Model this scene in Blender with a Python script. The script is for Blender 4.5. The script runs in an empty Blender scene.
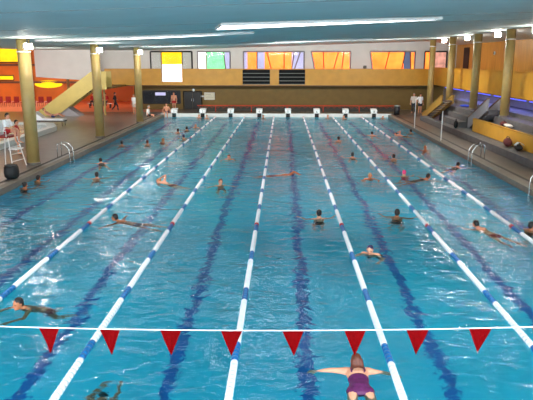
import bpy, bmesh, math, random
import numpy as np
from mathutils import Vector, Matrix, Euler
random.seed(4); rng = np.random.default_rng(7)
PI = math.pi
C = bpy.context.scene.collection
sc = bpy.context.scene

# ------------------------------------------------------------------ materials
def lin(r, g, b):
    f = lambda v: (v/255)/12.92 if v/255 <= .04045 else ((v/255+.055)/1.055)**2.4
    return (f(r), f(g), f(b), 1)

def mat(name, rgb, rough=.6, var=.12, scale=6., metal=0., bump=0., stretch=(1,1,1), spec=.5, coat=0.):
    m = bpy.data.materials.new(name); m.use_nodes = True
    nt = m.node_tree; b = nt.nodes['Principled BSDF']
    b.inputs['Roughness'].default_value = rough
    b.inputs['Metallic'].default_value = metal
    b.inputs['Specular IOR Level'].default_value = spec
    b.inputs['Coat Weight'].default_value = coat
    tc = nt.nodes.new('ShaderNodeTexCoord'); mp = nt.nodes.new('ShaderNodeMapping')
    mp.inputs['Scale'].default_value = stretch
    nz = nt.nodes.new('ShaderNodeTexNoise'); nz.inputs['Scale'].default_value = scale; nz.inputs['Detail'].default_value = 4
    nt.links.new(tc.outputs['Object'], mp.inputs['Vector']); nt.links.new(mp.outputs['Vector'], nz.inputs['Vector'])
    cr = nt.nodes.new('ShaderNodeValToRGB'); c = lin(*rgb)
    cr.color_ramp.elements[0].position = .3; cr.color_ramp.elements[1].position = .7
    cr.color_ramp.elements[0].color = tuple(x*(1-var) for x in c[:3])+(1,)
    cr.color_ramp.elements[1].color = tuple(min(1, x*(1+var)) for x in c[:3])+(1,)
    nt.links.new(nz.outputs['Fac'], cr.inputs['Fac']); nt.links.new(cr.outputs['Color'], b.inputs['Base Color'])
    if bump:
        bp = nt.nodes.new('ShaderNodeBump'); bp.inputs['Strength'].default_value = bump; bp.inputs['Distance'].default_value = .02
        nt.links.new(nz.outputs['Fac'], bp.inputs['Height']); nt.links.new(bp.outputs['Normal'], b.inputs['Normal'])
    return m

def emit(name, rgb, strength, var=0., scale=1.):
    m = bpy.data.materials.new(name); m.use_nodes = True
    nt = m.node_tree; nt.nodes.clear()
    o = nt.nodes.new('ShaderNodeOutputMaterial'); e = nt.nodes.new('ShaderNodeEmission')
    e.inputs['Strength'].default_value = strength
    tc = nt.nodes.new('ShaderNodeTexCoord'); nz = nt.nodes.new('ShaderNodeTexNoise'); nz.inputs['Scale'].default_value = scale
    cr = nt.nodes.new('ShaderNodeValToRGB'); c = lin(*rgb)
    cr.color_ramp.elements[0].position = .35; cr.color_ramp.elements[1].position = .65
    cr.color_ramp.elements[0].color = tuple(x*(1-var) for x in c[:3])+(1,)
    cr.color_ramp.elements[1].color = tuple(x*(1+var) for x in c[:3])+(1,)
    nt.links.new(tc.outputs['Object'], nz.inputs['Vector']); nt.links.new(nz.outputs['Fac'], cr.inputs['Fac'])
    nt.links.new(cr.outputs['Color'], e.inputs['Color']); nt.links.new(e.outputs[0], o.inputs['Surface'])
    return m

M = {}
M['ceiling'] = mat('ceiling_paint', (186,204,204), .75, .05, .6)
M['white'] = mat('white_wall_paint', (225,220,215), .7, .04, 1.)
M['ochre'] = mat('ochre_panel', (202,146,44), .45, .08, 1.5)
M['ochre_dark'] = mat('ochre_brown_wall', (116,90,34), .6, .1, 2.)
M['ochre_lit'] = mat('ochre_panel_lit', (186,164,92), .5, .08, 1.5)  # ochre made paler, the staircase's different lighting put into the colour
M['column'] = mat('olive_ochre_paint', (172,144,86), .45, .08, 3.)
M['wood'] = mat('oak_panelling', (206,146,50), .45, .16, 2., stretch=(4,4,.3))
M['deck'] = mat('wet_brown_tiles', (108,100,94), .28, .2, 2.5, bump=.05)
M['deck_r'] = mat('grey_brown_tiles', (88,74,64), .38, .2, 2.5)
M['salmon'] = mat('salmon_floor', (225,140,110), .4, .1, 1.)
M['orange'] = mat('orange_wall', (212,116,32), .5, .4, .22)  # strong broad patches put the hall's uneven light into the colour
M['grey_step'] = mat('grey_step_tiles', (88,84,84), .6, .18, 3.)
M['coping'] = mat('grey_coping_tile', (112,100,88), .5, .15, 4.)
M['tile_white'] = mat('white_pool_tile', (210,215,212), .35, .08, 3.)
M['pool_floor'] = mat('aqua_pool_tile', (56,200,224), .5, .06, 1.2)
M['pool_line'] = mat('navy_lane_tile', (0,102,178), .5, .1, 2.)
M['white_plastic'] = mat('white_plastic', (236,238,238), .35, .05, 9.)
M['blue_plastic'] = mat('blue_plastic', (10,104,165), .35, .08, 9.)
M['red_plastic'] = mat('red_plastic', (190,24,24), .35, .08, 9.)
M['flag'] = mat('red_pennant_cloth', (140,3,9), .9, .08, 25., spec=.1)
M['cord'] = mat('white_cord', (230,232,230), .6, .05, 20.)
M['chrome'] = mat('brushed_steel', (215,215,215), .22, .05, 10., metal=1.)
M['white_metal'] = mat('white_painted_metal', (232,230,226), .4, .05, 10.)
M['dark'] = mat('dark_charcoal', (32,32,34), .5, .15, 6.)
M['black'] = mat('black_rubber', (12,13,15), .6, .2, 8.)
M['navy_board'] = mat('black_scoreboard', (10,12,16), .7, .2, 3., spec=.2)
M['line'] = mat('grey_rail', (120,124,120), .5, .1, 6.)
M['netting'] = mat('dark_fence_mesh', (54,50,44), .7, .2, 8.)
M['redrail'] = mat('red_tape', (190,60,30), .6, .15, 6.)
M['sign'] = mat('pale_notice_paper', (222,218,196), .7, .05, 4.)
M['brown'] = mat('brown_paint', (110,78,52), .5, .12, 5.)
M['lavender'] = mat('grey_plaster', (150,146,150), .7, .08, 2.)
M['red_seat'] = mat('dark_red_plastic', (150,26,20), .45, .1, 6.)
M['bluecloth'] = mat('blue_cloth', (40,70,190), .7, .2, 6.)
M['maroon'] = mat('maroon_cloth', (96,36,34), .8, .25, 9.)
M['glow_white'] = emit('daylight_white', (255,255,255), 7.)
M['glow_lamp'] = emit('floodlight_glow', (255,250,235), 160.)
M['glow_blue'] = emit('blue_tube_light', (96,104,255), 1.7)
M['glow_orange'] = emit('orange_lit_blind', (255,112,44), 3.6, .25, .7)
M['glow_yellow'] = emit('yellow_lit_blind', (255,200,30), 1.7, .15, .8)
M['glow_green'] = emit('green_lit_curtain', (130,235,155), 1.9, .15, 1.5)
M['glow_pale'] = emit('pale_lit_room', (255,240,234), 3.2, .1, .8)
M['glow_lilac'] = emit('lilac_lit_room', (190,184,222), 1.4, .1, .8)
M['glow_bluegrey'] = emit('bluegrey_lit_room', (120,130,160), .8, .1, .8)
M['glow_pink'] = emit('pink_lit_curtain', (245,170,150), 1., .25, 2.)
M['skin'] = mat('fair_skin', (214,150,118), .5, .06, 14.)
M['skin_tan'] = mat('tanned_skin', (190,116,76), .5, .06, 14.)
M['hair_dark'] = mat('dark_hair', (26,20,18), .55, .25, 40.)
M['hair_brown'] = mat('reddish_brown_hair', (92,42,24), .5, .35, 40.)
M['hair_fair'] = mat('fair_hair', (170,120,76), .55, .2, 40.)
M['hair_grey'] = mat('grey_hair', (150,146,140), .55, .2, 40.)
M['cap_pink'] = mat('pink_cap_rubber', (235,60,120), .4, .05, 20.)
M['cap_navy'] = mat('navy_cap_rubber', (20,26,70), .4, .05, 20.)
M['cap_white'] = mat('white_cap_rubber', (235,235,235), .4, .05, 20.)
M['suit_purple'] = mat('purple_swimsuit', (84,13,72), .6, .25, 22.)
M['suit_black'] = mat('black_swimsuit', (14,14,18), .6, .2, 20.)
M['suit_navy'] = mat('navy_swimsuit', (24,34,96), .6, .2, 20.)
M['suit_red'] = mat('red_swimwear', (176,24,28), .6, .2, 20.)
M['shirt_white'] = mat('white_cotton', (238,238,236), .8, .06, 12.)
M['shirt_pale'] = mat('pale_cotton', (206,196,186), .8, .06, 12.)
M['trousers'] = mat('dark_trousers', (44,48,58), .8, .12, 12.)
M['eye'] = mat('eye', (30,22,20), .2, .1, 30.)
M['lips'] = mat('lips', (170,84,76), .5, .06, 30.)

def glass_mat():
    m = bpy.data.materials.new('window_glass'); m.use_nodes = True
    nt = m.node_tree; nt.nodes.clear()
    o = nt.nodes.new('ShaderNodeOutputMaterial'); mx = nt.nodes.new('ShaderNodeMixShader')
    t = nt.nodes.new('ShaderNodeBsdfTransparent'); g = nt.nodes.new('ShaderNodeBsdfGlossy'); fr = nt.nodes.new('ShaderNodeFresnel')
    t.inputs[0].default_value = (.96,.97,.97,1); g.inputs['Roughness'].default_value = .03; fr.inputs[0].default_value = 1.12
    nt.links.new(fr.outputs[0], mx.inputs[0]); nt.links.new(t.outputs[0], mx.inputs[1]); nt.links.new(g.outputs[0], mx.inputs[2])
    nt.links.new(mx.outputs[0], o.inputs['Surface']); return m
M['glass'] = glass_mat()

def water_mat(name, tint, bumpd=.05):
    m = bpy.data.materials.new(name); m.use_nodes = True
    nt = m.node_tree; nt.nodes.clear(); N = nt.nodes.new; L = nt.links.new
    o = N('ShaderNodeOutputMaterial'); mx = N('ShaderNodeMixShader')
    rf = N('ShaderNodeBsdfRefraction'); gl = N('ShaderNodeBsdfGlossy'); fr = N('ShaderNodeFresnel')
    rf.inputs['Color'].default_value = tint; rf.inputs['IOR'].default_value = 1.33; rf.inputs['Roughness'].default_value = 0
    gl.inputs['Roughness'].default_value = .0; fr.inputs['IOR'].default_value = 1.33
    tc = N('ShaderNodeTexCoord')
    def noise(scale, detail, stretch):
        mp = N('ShaderNodeMapping'); mp.inputs['Scale'].default_value = stretch
        nz = N('ShaderNodeTexNoise'); nz.inputs['Scale'].default_value = scale; nz.inputs['Detail'].default_value = detail
        nz.inputs['Distortion'].default_value = .6
        L(tc.outputs['Object'], mp.inputs['Vector']); L(mp.outputs['Vector'], nz.inputs['Vector']); return nz
    n1 = noise(2.0, 2, (.8,1.25,1)); n2 = noise(7., 4, (.7,1.3,1))
    ad = N('ShaderNodeMath'); ad.operation = 'MULTIPLY_ADD'; ad.inputs[1].default_value = .22
    L(n2.outputs['Fac'], ad.inputs[0]); L(n1.outputs['Fac'], ad.inputs[2])
    # calm and choppy patches
    n3 = noise(.16, 2, (1,1,1)); mr = N('ShaderNodeMapRange')
    mr.inputs['From Min'].default_value = .35; mr.inputs['From Max'].default_value = .65
    mr.inputs['To Min'].default_value = .55; mr.inputs['To Max'].default_value = 1.35
    L(n3.outputs['Fac'], mr.inputs['Value'])
    bp = N('ShaderNodeBump'); bp.inputs['Strength'].default_value = 1.; bp.inputs['Distance'].default_value = bumpd
    ml = N('ShaderNodeMath'); ml.operation = 'MULTIPLY'
    L(ad.outputs[0], ml.inputs[0]); L(mr.outputs[0], ml.inputs[1]); L(ml.outputs[0], bp.inputs['Height'])
    for n in (rf, gl, fr): L(bp.outputs['Normal'], n.inputs['Normal'])
    L(fr.outputs[0], mx.inputs[0]); L(rf.outputs[0], mx.inputs[1]); L(gl.outputs[0], mx.inputs[2])
    L(mx.outputs[0], o.inputs['Surface']); return m
M['water'] = water_mat('pool_water_surface', (.62,.945,.98,1), .065)
M['water_small'] = water_mat('paddling_water_surface', (.85,.95,.98,1), .03)

# ------------------------------------------------------------------ mesh helpers
def link(name, me, m, parent=None, smooth=False):
    o = bpy.data.objects.new(name, me); C.objects.link(o)
    for x in (m if isinstance(m, (list, tuple)) else [m]): me.materials.append(x)
    if smooth: me.polygons.foreach_set('use_smooth', [True]*len(me.polygons))
    if parent is not None: o.parent = parent
    return o
def obj(name, bm, m, parent=None, smooth=False):
    me = bpy.data.meshes.new(name); bmesh.ops.recalc_face_normals(bm, faces=bm.faces[:]); bm.to_mesh(me); bm.free()
    return link(name, me, m, parent, smooth)
def B(): return bmesh.new()
def box(bm, x0, x1, y0, y1, z0, z1, bevel=0.):
    r = bmesh.ops.create_cube(bm, size=1)
    bmesh.ops.transform(bm, matrix=Matrix.Translation(((x0+x1)/2,(y0+y1)/2,(z0+z1)/2)) @ Matrix.Diagonal((abs(x1-x0),abs(y1-y0),abs(z1-z0),1)), verts=r['verts'])
    if bevel:
        es = list({e for v in r['verts'] for e in v.link_edges})
        bmesh.ops.bevel(bm, geom=es, offset=bevel, segments=2, affect='EDGES')
def prism(bm, poly, axis, a, b):
    """extrude a 2-D polygon along axis ('x','y','z') from a to b"""
    def P(u, v, w): return {'x': (w,u,v), 'y': (u,w,v), 'z': (u,v,w)}[axis]
    lo = [bm.verts.new(P(u,v,a)) for u,v in poly]; hi = [bm.verts.new(P(u,v,b)) for u,v in poly]
    n = len(poly); bm.faces.new(lo); bm.faces.new(hi)
    for i in range(n): bm.faces.new((lo[i], lo[(i+1)%n], hi[(i+1)%n], hi[i]))
def tube(bm, pts, radii, side=None, n=10, cap=True):
    """tube through pts; each radius a number or an (a,b) ellipse with a along side; rounded ends"""
    pts = [Vector(p) for p in pts]; rad = [r if isinstance(r, tuple) else (r, r) for r in radii]
    t0 = (pts[1]-pts[0]).normalized()
    s = Vector(side) if side is not None else (Vector((0,0,1)) if abs(t0.z) < .9 else Vector((1,0,0)))
    P, R, T = [], [], []
    for i, p in enumerate(pts):
        a = pts[max(i-1,0)]; b = pts[min(i+1,len(pts)-1)]
        P.append(p); R.append(rad[i]); T.append((b-a).normalized())
    if cap:
        d0 = T[0]; d1 = T[-1]; a0 = min(rad[0]); a1 = min(rad[-1])
        P = [pts[0]-d0*a0*.9, pts[0]-d0*a0*.6] + P + [pts[-1]+d1*a1*.6, pts[-1]+d1*a1*.9]
        R = [tuple(x*.4 for x in rad[0]), tuple(x*.8 for x in rad[0])] + R + [tuple(x*.8 for x in rad[-1]), tuple(x*.4 for x in rad[-1])]
        T = [d0, d0] + T + [d1, d1]
    rings = []
    for p, r, t in zip(P, R, T):
        u = (s - t*s.dot(t))
        if u.length < 1e-4: u = t.orthogonal()
        u.normalize(); w = t.cross(u)
        rings.append([bm.verts.new(p + u*r[0]*math.cos(2*PI*k/n) + w*r[1]*math.sin(2*PI*k/n)) for k in range(n)])
    for a, b in zip(rings, rings[1:]):
        for k in range(n): bm.faces.new((a[k], a[(k+1)%n], b[(k+1)%n], b[k]))
    bm.faces.new(rings[0][::-1]); bm.faces.new(rings[-1])
def ell(bm, c, r, rot=None, seg=14):
    q = bmesh.ops.create_uvsphere(bm, u_segments=seg, v_segments=max(8, seg*2//3), radius=1)
    m = Matrix.Translation(c) @ (rot.to_4x4() if rot is not None else Matrix.Identity(4)) @ Matrix.Diagonal((r[0],r[1],r[2],1))
    bmesh.ops.transform(bm, matrix=m, verts=q['verts'])
def lathe(bm, prof, c=(0,0,0), n=24):
    rings = [[bm.verts.new((c[0]+r*math.cos(2*PI*k/n), c[1]+r*math.sin(2*PI*k/n), c[2]+z)) for k in range(n)] for r, z in prof]
    for a, b in zip(rings, rings[1:]):
        for k in range(n): bm.faces.new((a[k], a[(k+1)%n], b[(k+1)%n], b[k]))
    bm.faces.new(rings[0][::-1]); bm.faces.new(rings[-1])
def tag(o, label, cat, group=None, kind=None):
    o['label'] = label; o['category'] = cat
    if group: o['group'] = group
    if kind: o['kind'] = kind
    return o
def thing(name, label, cat, loc=(0,0,0), rz=0., group=None):
    o = bpy.data.objects.new(name, None); C.objects.link(o); o.empty_display_size = .2
    o.location = loc; o.rotation_euler = (0,0,rz); return tag(o, label, cat, group, 'thing')
def struct(name, bm, m, parent=None):
    o = obj(name, bm, m, parent)
    if parent is None: o['kind'] = 'structure'
    return o
def dup(root, loc, rz=0., label=None):
    r = root.copy(); C.objects.link(r); r.location = loc; r.rotation_euler = (0,0,rz)
    if label: r['label'] = label
    for ch in list(root.children):
        c = ch.copy(); C.objects.link(c); c.parent = r
        for g in list(ch.children):
            d = g.copy(); C.objects.link(d); d.parent = c
    return r

# ------------------------------------------------------------------ dimensions
DZ = .2                                   # deck above the water
PX0, PX1, PY0, PY1 = -10.15, 8.95, 1.6, 51.5
DEPTH = -1.9
def cz(x): return 5.62 + max(0., x+11.5)*.032     # underside of the ceiling

# ------------------------------------------------------------------ setting: floor, pool basin, ceiling
bm = B()
for (x0,x1,y0,y1) in ((-26,PX0-.3,-3,54), (PX0-.3,PX1+.3,-3,PY0-.3), (PX0-.3,16,PY1+.3,58)):
    box(bm, x0, x1, y0, y1, DZ-.3, DZ)
struct('floor', bm, M['deck'])
bm = B(); box(bm, PX1+.3, 16, -3, PY1+.3, DZ-.3, DZ); struct('floor_right', bm, M['deck_r'])
bm = B(); box(bm, -52, -26, -3, 70, DZ-.32, DZ-.02); box(bm, -26, PX0-.3, 54, 70, DZ-.32, DZ-.005); struct('floor_hall', bm, M['salmon'])

bm = B()
xs = [PX0, -9.26,-8.94]
centers = [-9.1,-7.0,-4.5,-2.0,.5,3.,5.5,7.8]
xs = sorted([PX0, PX1] + [c+s*.13 for c in centers for s in (-1,1)])
ys = [PY0, PY0+2., PY0+2.3, PY1-2.3, PY1-2., PY1]
def dark(xa, xb, ya, yb):
    xm = (xa+xb)/2
    inline = any(abs(xm-c) < .13 for c in centers)
    return inline and PY0+1.9 < (ya+yb)/2 < PY1-1.9
vg = {}
def V(x, y, z):
    k = (round(x,4), round(y,4), round(z,4))
    if k not in vg: vg[k] = bm.verts.new((x,y,z))
    return vg[k]
for xa, xb in zip(xs, xs[1:]):
    for ya, yb in zip(ys, ys[1:]):
        f = bm.faces.new((V(xa,ya,DEPTH), V(xb,ya,DEPTH), V(xb,yb,DEPTH), V(xa,yb,DEPTH)))
        f.material_index = 1 if dark(xa,xb,ya,yb) else 0
# crossbars of the lane lines
struct('floor_pool', bm, [M['pool_floor'], M['pool_line']])
bm = B()
for c in centers:
    for y in (PY0+2.15, PY1-2.15): box(bm, c-.5, c+.5, y-.13, y+.13, DEPTH-.02, DEPTH+.006)
struct('trim_1', bm, M['pool_line'])
bm = B()
box(bm, PX0-.3, PX0, PY0-.3, PY1+.3, DEPTH-.2, -.1); box(bm, PX1, PX1+.3, PY0-.3, PY1+.3, DEPTH-.2, -.1)
box(bm, PX0, PX1, PY0-.3, PY0, DEPTH-.2, -.1); box(bm, PX0, PX1, PY1, PY1+.3, DEPTH-.2, -.1)
struct('wall_pool', bm, M['pool_floor'])
bm = B()
box(bm, PX0-.3, PX0, PY0-.3, PY1+.3, -.1, DZ+.01); box(bm, PX1, PX1+.3, PY0-.3, PY1+.3, -.1, DZ+.01); box(bm, PX0, PX1, PY0-.3, PY0, -.1, DZ+.01)
struct('trim_2', bm, M['coping'])
bm = B()
box(bm, PX0-.62, PX0-.5, PY0, PY1, DZ, DZ+.012); box(bm, PX1+.5, PX1+.62, PY0, PY1, DZ, DZ+.012)
struct('trim_3', bm, M['dark'])
bm = B(); box(bm, PX0-.3, PX1+.3, PY1, PY1+.45, -.1, .28, .02); struct('trim_4', bm, M['tile_white'])

# water: a rippled sheet
def water(name, x0, x1, y0, y1, z, step, amp, m, parent=None):
    nx = int((x1-x0)/step)+1; ny = int((y1-y0)/step)+1
    X, Y = np.meshgrid(np.linspace(x0,x1,nx), np.linspace(y0,y1,ny))
    Z = np.zeros_like(X)
    for _ in range(26):
        lam = rng.uniform(.9, 3.2); th = rng.uniform(0, 2*PI); ph = rng.uniform(0, 2*PI)
        Z += amp*lam/2*np.sin(2*PI/lam*(X*math.cos(th)+Y*math.sin(th))+ph)
    co = np.stack([X,Y,Z+z], -1).reshape(-1,3)
    i = np.arange(nx*ny).reshape(ny,nx)
    fc = np.stack([i[:-1,:-1], i[:-1,1:], i[1:,1:], i[1:,:-1]], -1).reshape(-1,4)
    me = bpy.data.meshes.new(name); me.from_pydata(co.tolist(), [], fc.tolist()); me.update()
    return link(name, me, m, parent, True)
w = water('pool_water', PX0, PX1, PY0, PY1, 0., .2, .0030, M['water']); w['kind'] = 'structure'

# ceiling
def slab(bm, x0, x1, y0, y1, t=.25):
    vs = []
    for z in (0, t):
        for x, y in ((x0,y0),(x1,y0),(x1,y1),(x0,y1)): vs.append(bm.verts.new((x,y,cz(x)+z)))
    for f in ((0,1,2,3),(7,6,5,4),(0,4,5,1),(1,5,6,2),(2,6,7,3),(3,7,4,0)): bm.faces.new([vs[k] for k in f])
bm = B()
slab(bm, -26, -11.5, 3, 45); slab(bm, -22.3, -11.5, 45, 57.2); slab(bm, -11.5, 12.75, 3, 57.2)
struct('ceiling', bm, M['ceiling'])
bm = B()
for y in (14.05, 20.4, 24.4):
    for xa, xb in ((-26,-11.5), (-11.5,12.7)):
        vs = [bm.verts.new((x, yy, cz(x)+z)) for z in (-.008,.01) for x, yy in ((xa,y-.03),(xb,y-.03),(xb,y+.03),(xa,y+.03))]
        for f in ((0,1,2,3),(7,6,5,4),(0,4,5,1),(1,5,6,2),(2,6,7,3),(3,7,4,0)): bm.faces.new([vs[k] for k in f])
struct('trim_5', bm, M['line'])
# pale soffit above the right-hand columns
bm = B(); prism(bm, [(12.75,6.40),(13.0,6.40),(15.9,6.06),(16.15,6.15),(16.15,6.7),(12.75,6.7)], 'y', 3, 56.98); struct('ceiling_soffit', bm, M['white'])

# far walls
bm = B(); box(bm, -18.2, 16, 57, 57.3, 2.5, 6.6)
struct('wall_far_upper', bm, M['white'])
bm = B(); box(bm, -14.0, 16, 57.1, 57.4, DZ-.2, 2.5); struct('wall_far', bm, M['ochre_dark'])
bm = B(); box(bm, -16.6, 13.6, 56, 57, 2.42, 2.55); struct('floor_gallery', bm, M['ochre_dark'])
# white bulkhead over the left end of the deck
bm = B(); prism(bm, [(-22.0,3.27),(-17.0,2.95),(-17.0,5.62),(-22.0,5.62)], 'y', 54, 54.3); box(bm, -17.3, -17.0, 54.3, 57, 3.9, 5.62); struct('wall_bulkhead', bm, M['white'])
# orange hall on the left
bm = B(); box(bm, -52, -14, 68, 68.3, DZ, 7.); struct('wall_hall', bm, M['orange'])
bm = B(); box(bm, -52.3, -52, -3, 68.3, DZ, 7.); struct('wall_left', bm, M['orange'])
bm = B()
for z in (2.2,4.1): box(bm, -52, -22.4, 67.8, 68, z, z+.22)
for x in (-44,-37,-32.2,-28.2): box(bm, x, x+.25, 67.75, 67.8, DZ, 6.7)
struct('trim_6', bm, M['brown'])
bm = B(); box(bm, -14.2, -13.9, 57.4, 68, DZ, 3.4); struct('wall_hall_side', bm, M['orange'])
bm = B(); box(bm, -52, -22.3, 45, 68, 6.7, 6.9); box(bm, -52, -26, -3, 45, 6.7, 6.9); box(bm, -22.3, -17.3, 54.3, 68, 3.5, 3.6); box(bm, -17.3, -13.9, 57.3, 68, 3.5, 3.6); struct('ceiling_hall', bm, M['orange'])

# right wall
bm = B(); box(bm, 15.9, 16.15, 5, 57, 2.7, 6.15); struct('wall_right_upper', bm, M['wood'])
bm = B(); box(bm, 14.9, 15.1, 5, 57, DZ, 2.7); struct('wall_right', bm, M['lavender'])
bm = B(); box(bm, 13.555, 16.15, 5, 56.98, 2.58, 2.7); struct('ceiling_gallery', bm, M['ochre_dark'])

root = bpy.data.objects.new('doorway_2', None); C.objects.link(root); root.location = (15.9,53.9,2.7); root['kind'] = 'structure'
bm = B(); box(bm, -.05, -.001, -.75, .75, .02, 3.1, .01); d = obj('door_panel', bm, M['black'], root)  # flat black panel stands for the darkness of an open doorway
bm = B(); tube(bm, [(-.09,.5,.85),(-.09,.5,1.05)], [.02,.02], n=6); obj('handle', bm, M['chrome'], d)
# ------------------------------------------------------------------ camera, world, view
cam = bpy.data.cameras.new('camera'); co = bpy.data.objects.new('camera', cam); C.objects.link(co)
cam.sensor_width = 36; cam.lens = 36*600/533; cam.clip_end = 300
co.location = (0,0,4.74)
co.rotation_euler = (math.radians(90-13.13), 0, math.radians(1.535)); sc.camera = co
wd = bpy.data.worlds.new('sky'); sc.world = wd; wd.use_nodes = True
wd.node_tree.nodes['Background'].inputs[0].default_value = (.82,.92,1,1)
wd.node_tree.nodes['Background'].inputs[1].default_value = 6.5
sc.view_settings.view_transform = 'Standard'; sc.view_settings.look = 'None'
sc.view_settings.exposure = 0.; sc.view_settings.gamma = 1.; sc.view_settings.use_curve_mapping = False

def bar(name, x0, x1, y0, y1, z0, z1, m, parent=None, bevel=.02):
    bm = B(); box(bm, x0, x1, y0, y1, z0, z1, bevel); return obj(name, bm, m, parent)
# ------------------------------------------------------------------ ceiling light strips
def strip(pts, label, group=None):
    t = thing('ceiling_light', label, 'ceiling light', (0,0,0), 0, group)
    cx = sum(p[0] for p in pts)/len(pts); cy = sum(p[1] for p in pts)/len(pts)
    t.location = (cx, cy, cz(cx)-.09)
    bm = B(); prism(bm, pts, 'z', 0, .05)
    for v in bm.verts: v.co = Vector((v.co.x-cx, v.co.y-cy, v.co.z + cz(v.co.x)-.08-t.location.z))
    obj('diffuser', bm, M['glow_white'], t)
    bm = B(); n = len(pts)
    for i in range(n):
        a, b = pts[i], pts[(i+1)%n]
        tube(bm, [(a[0]-cx, a[1]-cy, cz(a[0])-.05-t.location.z), (b[0]-cx, b[1]-cy, cz(b[0])-.05-t.location.z)], [.05,.05], n=6)
    obj('frame', bm, M['white_metal'], t)
strip([(-2.0,20.3),(5.3,21.1),(5.3,21.5),(-2.5,23.)], 'long white light strip nearest on the ceiling, over the middle lanes')
strip([(-11,27.3),(-7,27.1),(-1.3,26.9),(-1.3,27.05),(-5.5,28.4),(-7.5,28.7),(-11,27.6)], 'long white light strip reaching the left front pillar')
strip([(-.5,41.),(6,42),(6,42.7),(-.5,42.2)], 'short thin white light strip farthest along the ceiling, right of centre')
strip([(-10.6,39.9),(-8.,40.1),(-8.,40.3),(-10.6,40.7)], 'thin white light strip beside the second left pillar')

# ------------------------------------------------------------------ gallery windows in the far wall
def window(n, x0, x1, z0, z1, panels, frame_m, mullions, skew=0.):
    """panels: (xa, xb, za, zb, material) lit blinds and painted reflections behind the glass; mullions: (x bottom, x top)"""
    Y = 57.
    root = bpy.data.objects.new('window_%d' % n, None); C.objects.link(root); root.location = ((x0+x1)/2, Y, z0); root['kind'] = 'structure'
    cx = (x0+x1)/2
    sx = lambda x, z: x + (skew*(1-(z-z0)/(z1-z0)) if x == x0 else 0)
    bm = B(); w = .07
    for a, b in (((x0+skew,z0),(x0,z1)), ((x1,z0),(x1,z1)), ((x0,z1),(x1,z1)), ((x0+skew,z0),(x1,z0))):
        tube(bm, [(a[0]-cx,-.04,a[1]-z0), (b[0]-cx,-.04,b[1]-z0)], [w,w], n=4, cap=False)
    obj('window_frame', bm, frame_m, root)
    for xa, xb, za, zb, m in panels:
        bm = B(); prism(bm, [(xa-cx+(skew if xa==x0 else 0),za-z0),(xb-cx,za-z0),(xb-cx,zb-z0),(xa-cx,zb-z0)], 'y', -.03, -.01); obj('blind_or_reflection', bm, m, root)
    bm = B()
    for a, b in mullions: tube(bm, [(a-cx,-.05,0), (b-cx,-.05,z1-z0)], [.05,.05], n=4, cap=False)
    if mullions: obj('mullion', bm, M['brown'], root)
    bm = B(); prism(bm, [(x0+skew-cx,0),(x1-cx,0),(x1-cx,z1-z0),(x0-cx,z1-z0)], 'y', -.13, -.12); obj('glass_pane', bm, M['glass'], root)
WZ0, WZ1 = 3.6, 5.5
G = M
window(1, -12.3, -8.45, 2.6, WZ1, [(-12.3,-11.3,2.6,WZ1,M['white']),(-11.3,-9.35,4.35,WZ1,M['glow_yellow']),(-11.3,-9.35,2.6,4.35,M['glow_pale']),(-9.35,-8.45,2.6,WZ1,M['white'])], M['dark'], [(-11.3,-11.3),(-9.35,-9.35)])  # white side panels stand for reflections in the glass
window(2, -7.9, -4.9, WZ0, WZ1, [(-7.9,-7.1,WZ0,WZ1,M['glow_pale']),(-7.1,-5.4,WZ0,WZ1,M['glow_green']),(-5.4,-4.9,WZ0,WZ1,M['glow_lilac'])], M['lavender'], [(-7.1,-7.1),(-5.3,-5.5)])
window(3, -3.65, 1.95, WZ0, WZ1, [(-3.65,-3.3,WZ0,WZ1,M['glow_lilac']),(-3.3,-2.4,WZ0,WZ1,M['glow_orange']),(-2.4,-1.7,WZ0,WZ1,M['glow_lilac']),(-1.7,.8,WZ0,WZ1,M['glow_orange']),(.8,1.95,WZ0,WZ1,M['glow_lilac'])], M['lavender'], [(-2.4,-2.4),(-1.0,-1.5),(.1,.1),(.75,1.05),(.95,1.6)])
window(4, 2.6, 6.2, WZ0, WZ1, [(2.6,6.2,WZ0,WZ1,M['glow_orange'])], M['lavender'], [(3.8,3.7),(4.6,5.1),(5.4,5.6)], .4)
window(5, 8.0, 12.1, WZ0, WZ1, [(8.0,11.1,WZ0,WZ1,M['glow_orange']),(11.1,11.75,WZ0,WZ1,M['glow_bluegrey']),(11.75,12.1,WZ0,WZ1,M['glow_orange'])], M['lavender'], [(9.35,9.75),(10.9,11.2),(11.8,11.65)], .3)
window(6, 13.0, 15.0, WZ0, WZ1, [(13.0,13.9,WZ0,WZ1,M['glow_orange']),(13.9,15.0,WZ0,WZ1,M['glow_pink'])], M['dark'], [(13.85,13.85)])

# small fittings on the gallery wall
t = thing('loudspeaker', 'small dark loudspeaker on the gallery wall left of the widest-spaced orange window', 'loudspeaker', (7.55,56.93,3.98))
bm = B(); box(bm, -.14, .14, -.12, .05, 0, .26, .02); obj('housing', bm, M['dark'], t)
bm = B(); lathe(bm, [(.1,0),(.09,.012)], n=16); o = obj('grille', bm, M['line'], t); bar('wall_mount', -.05,.05,.05,.07,.1,.2,M['dark'],t,0); o.rotation_euler = (PI/2,0,0); o.location = (0,-.12,.13)

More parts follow.
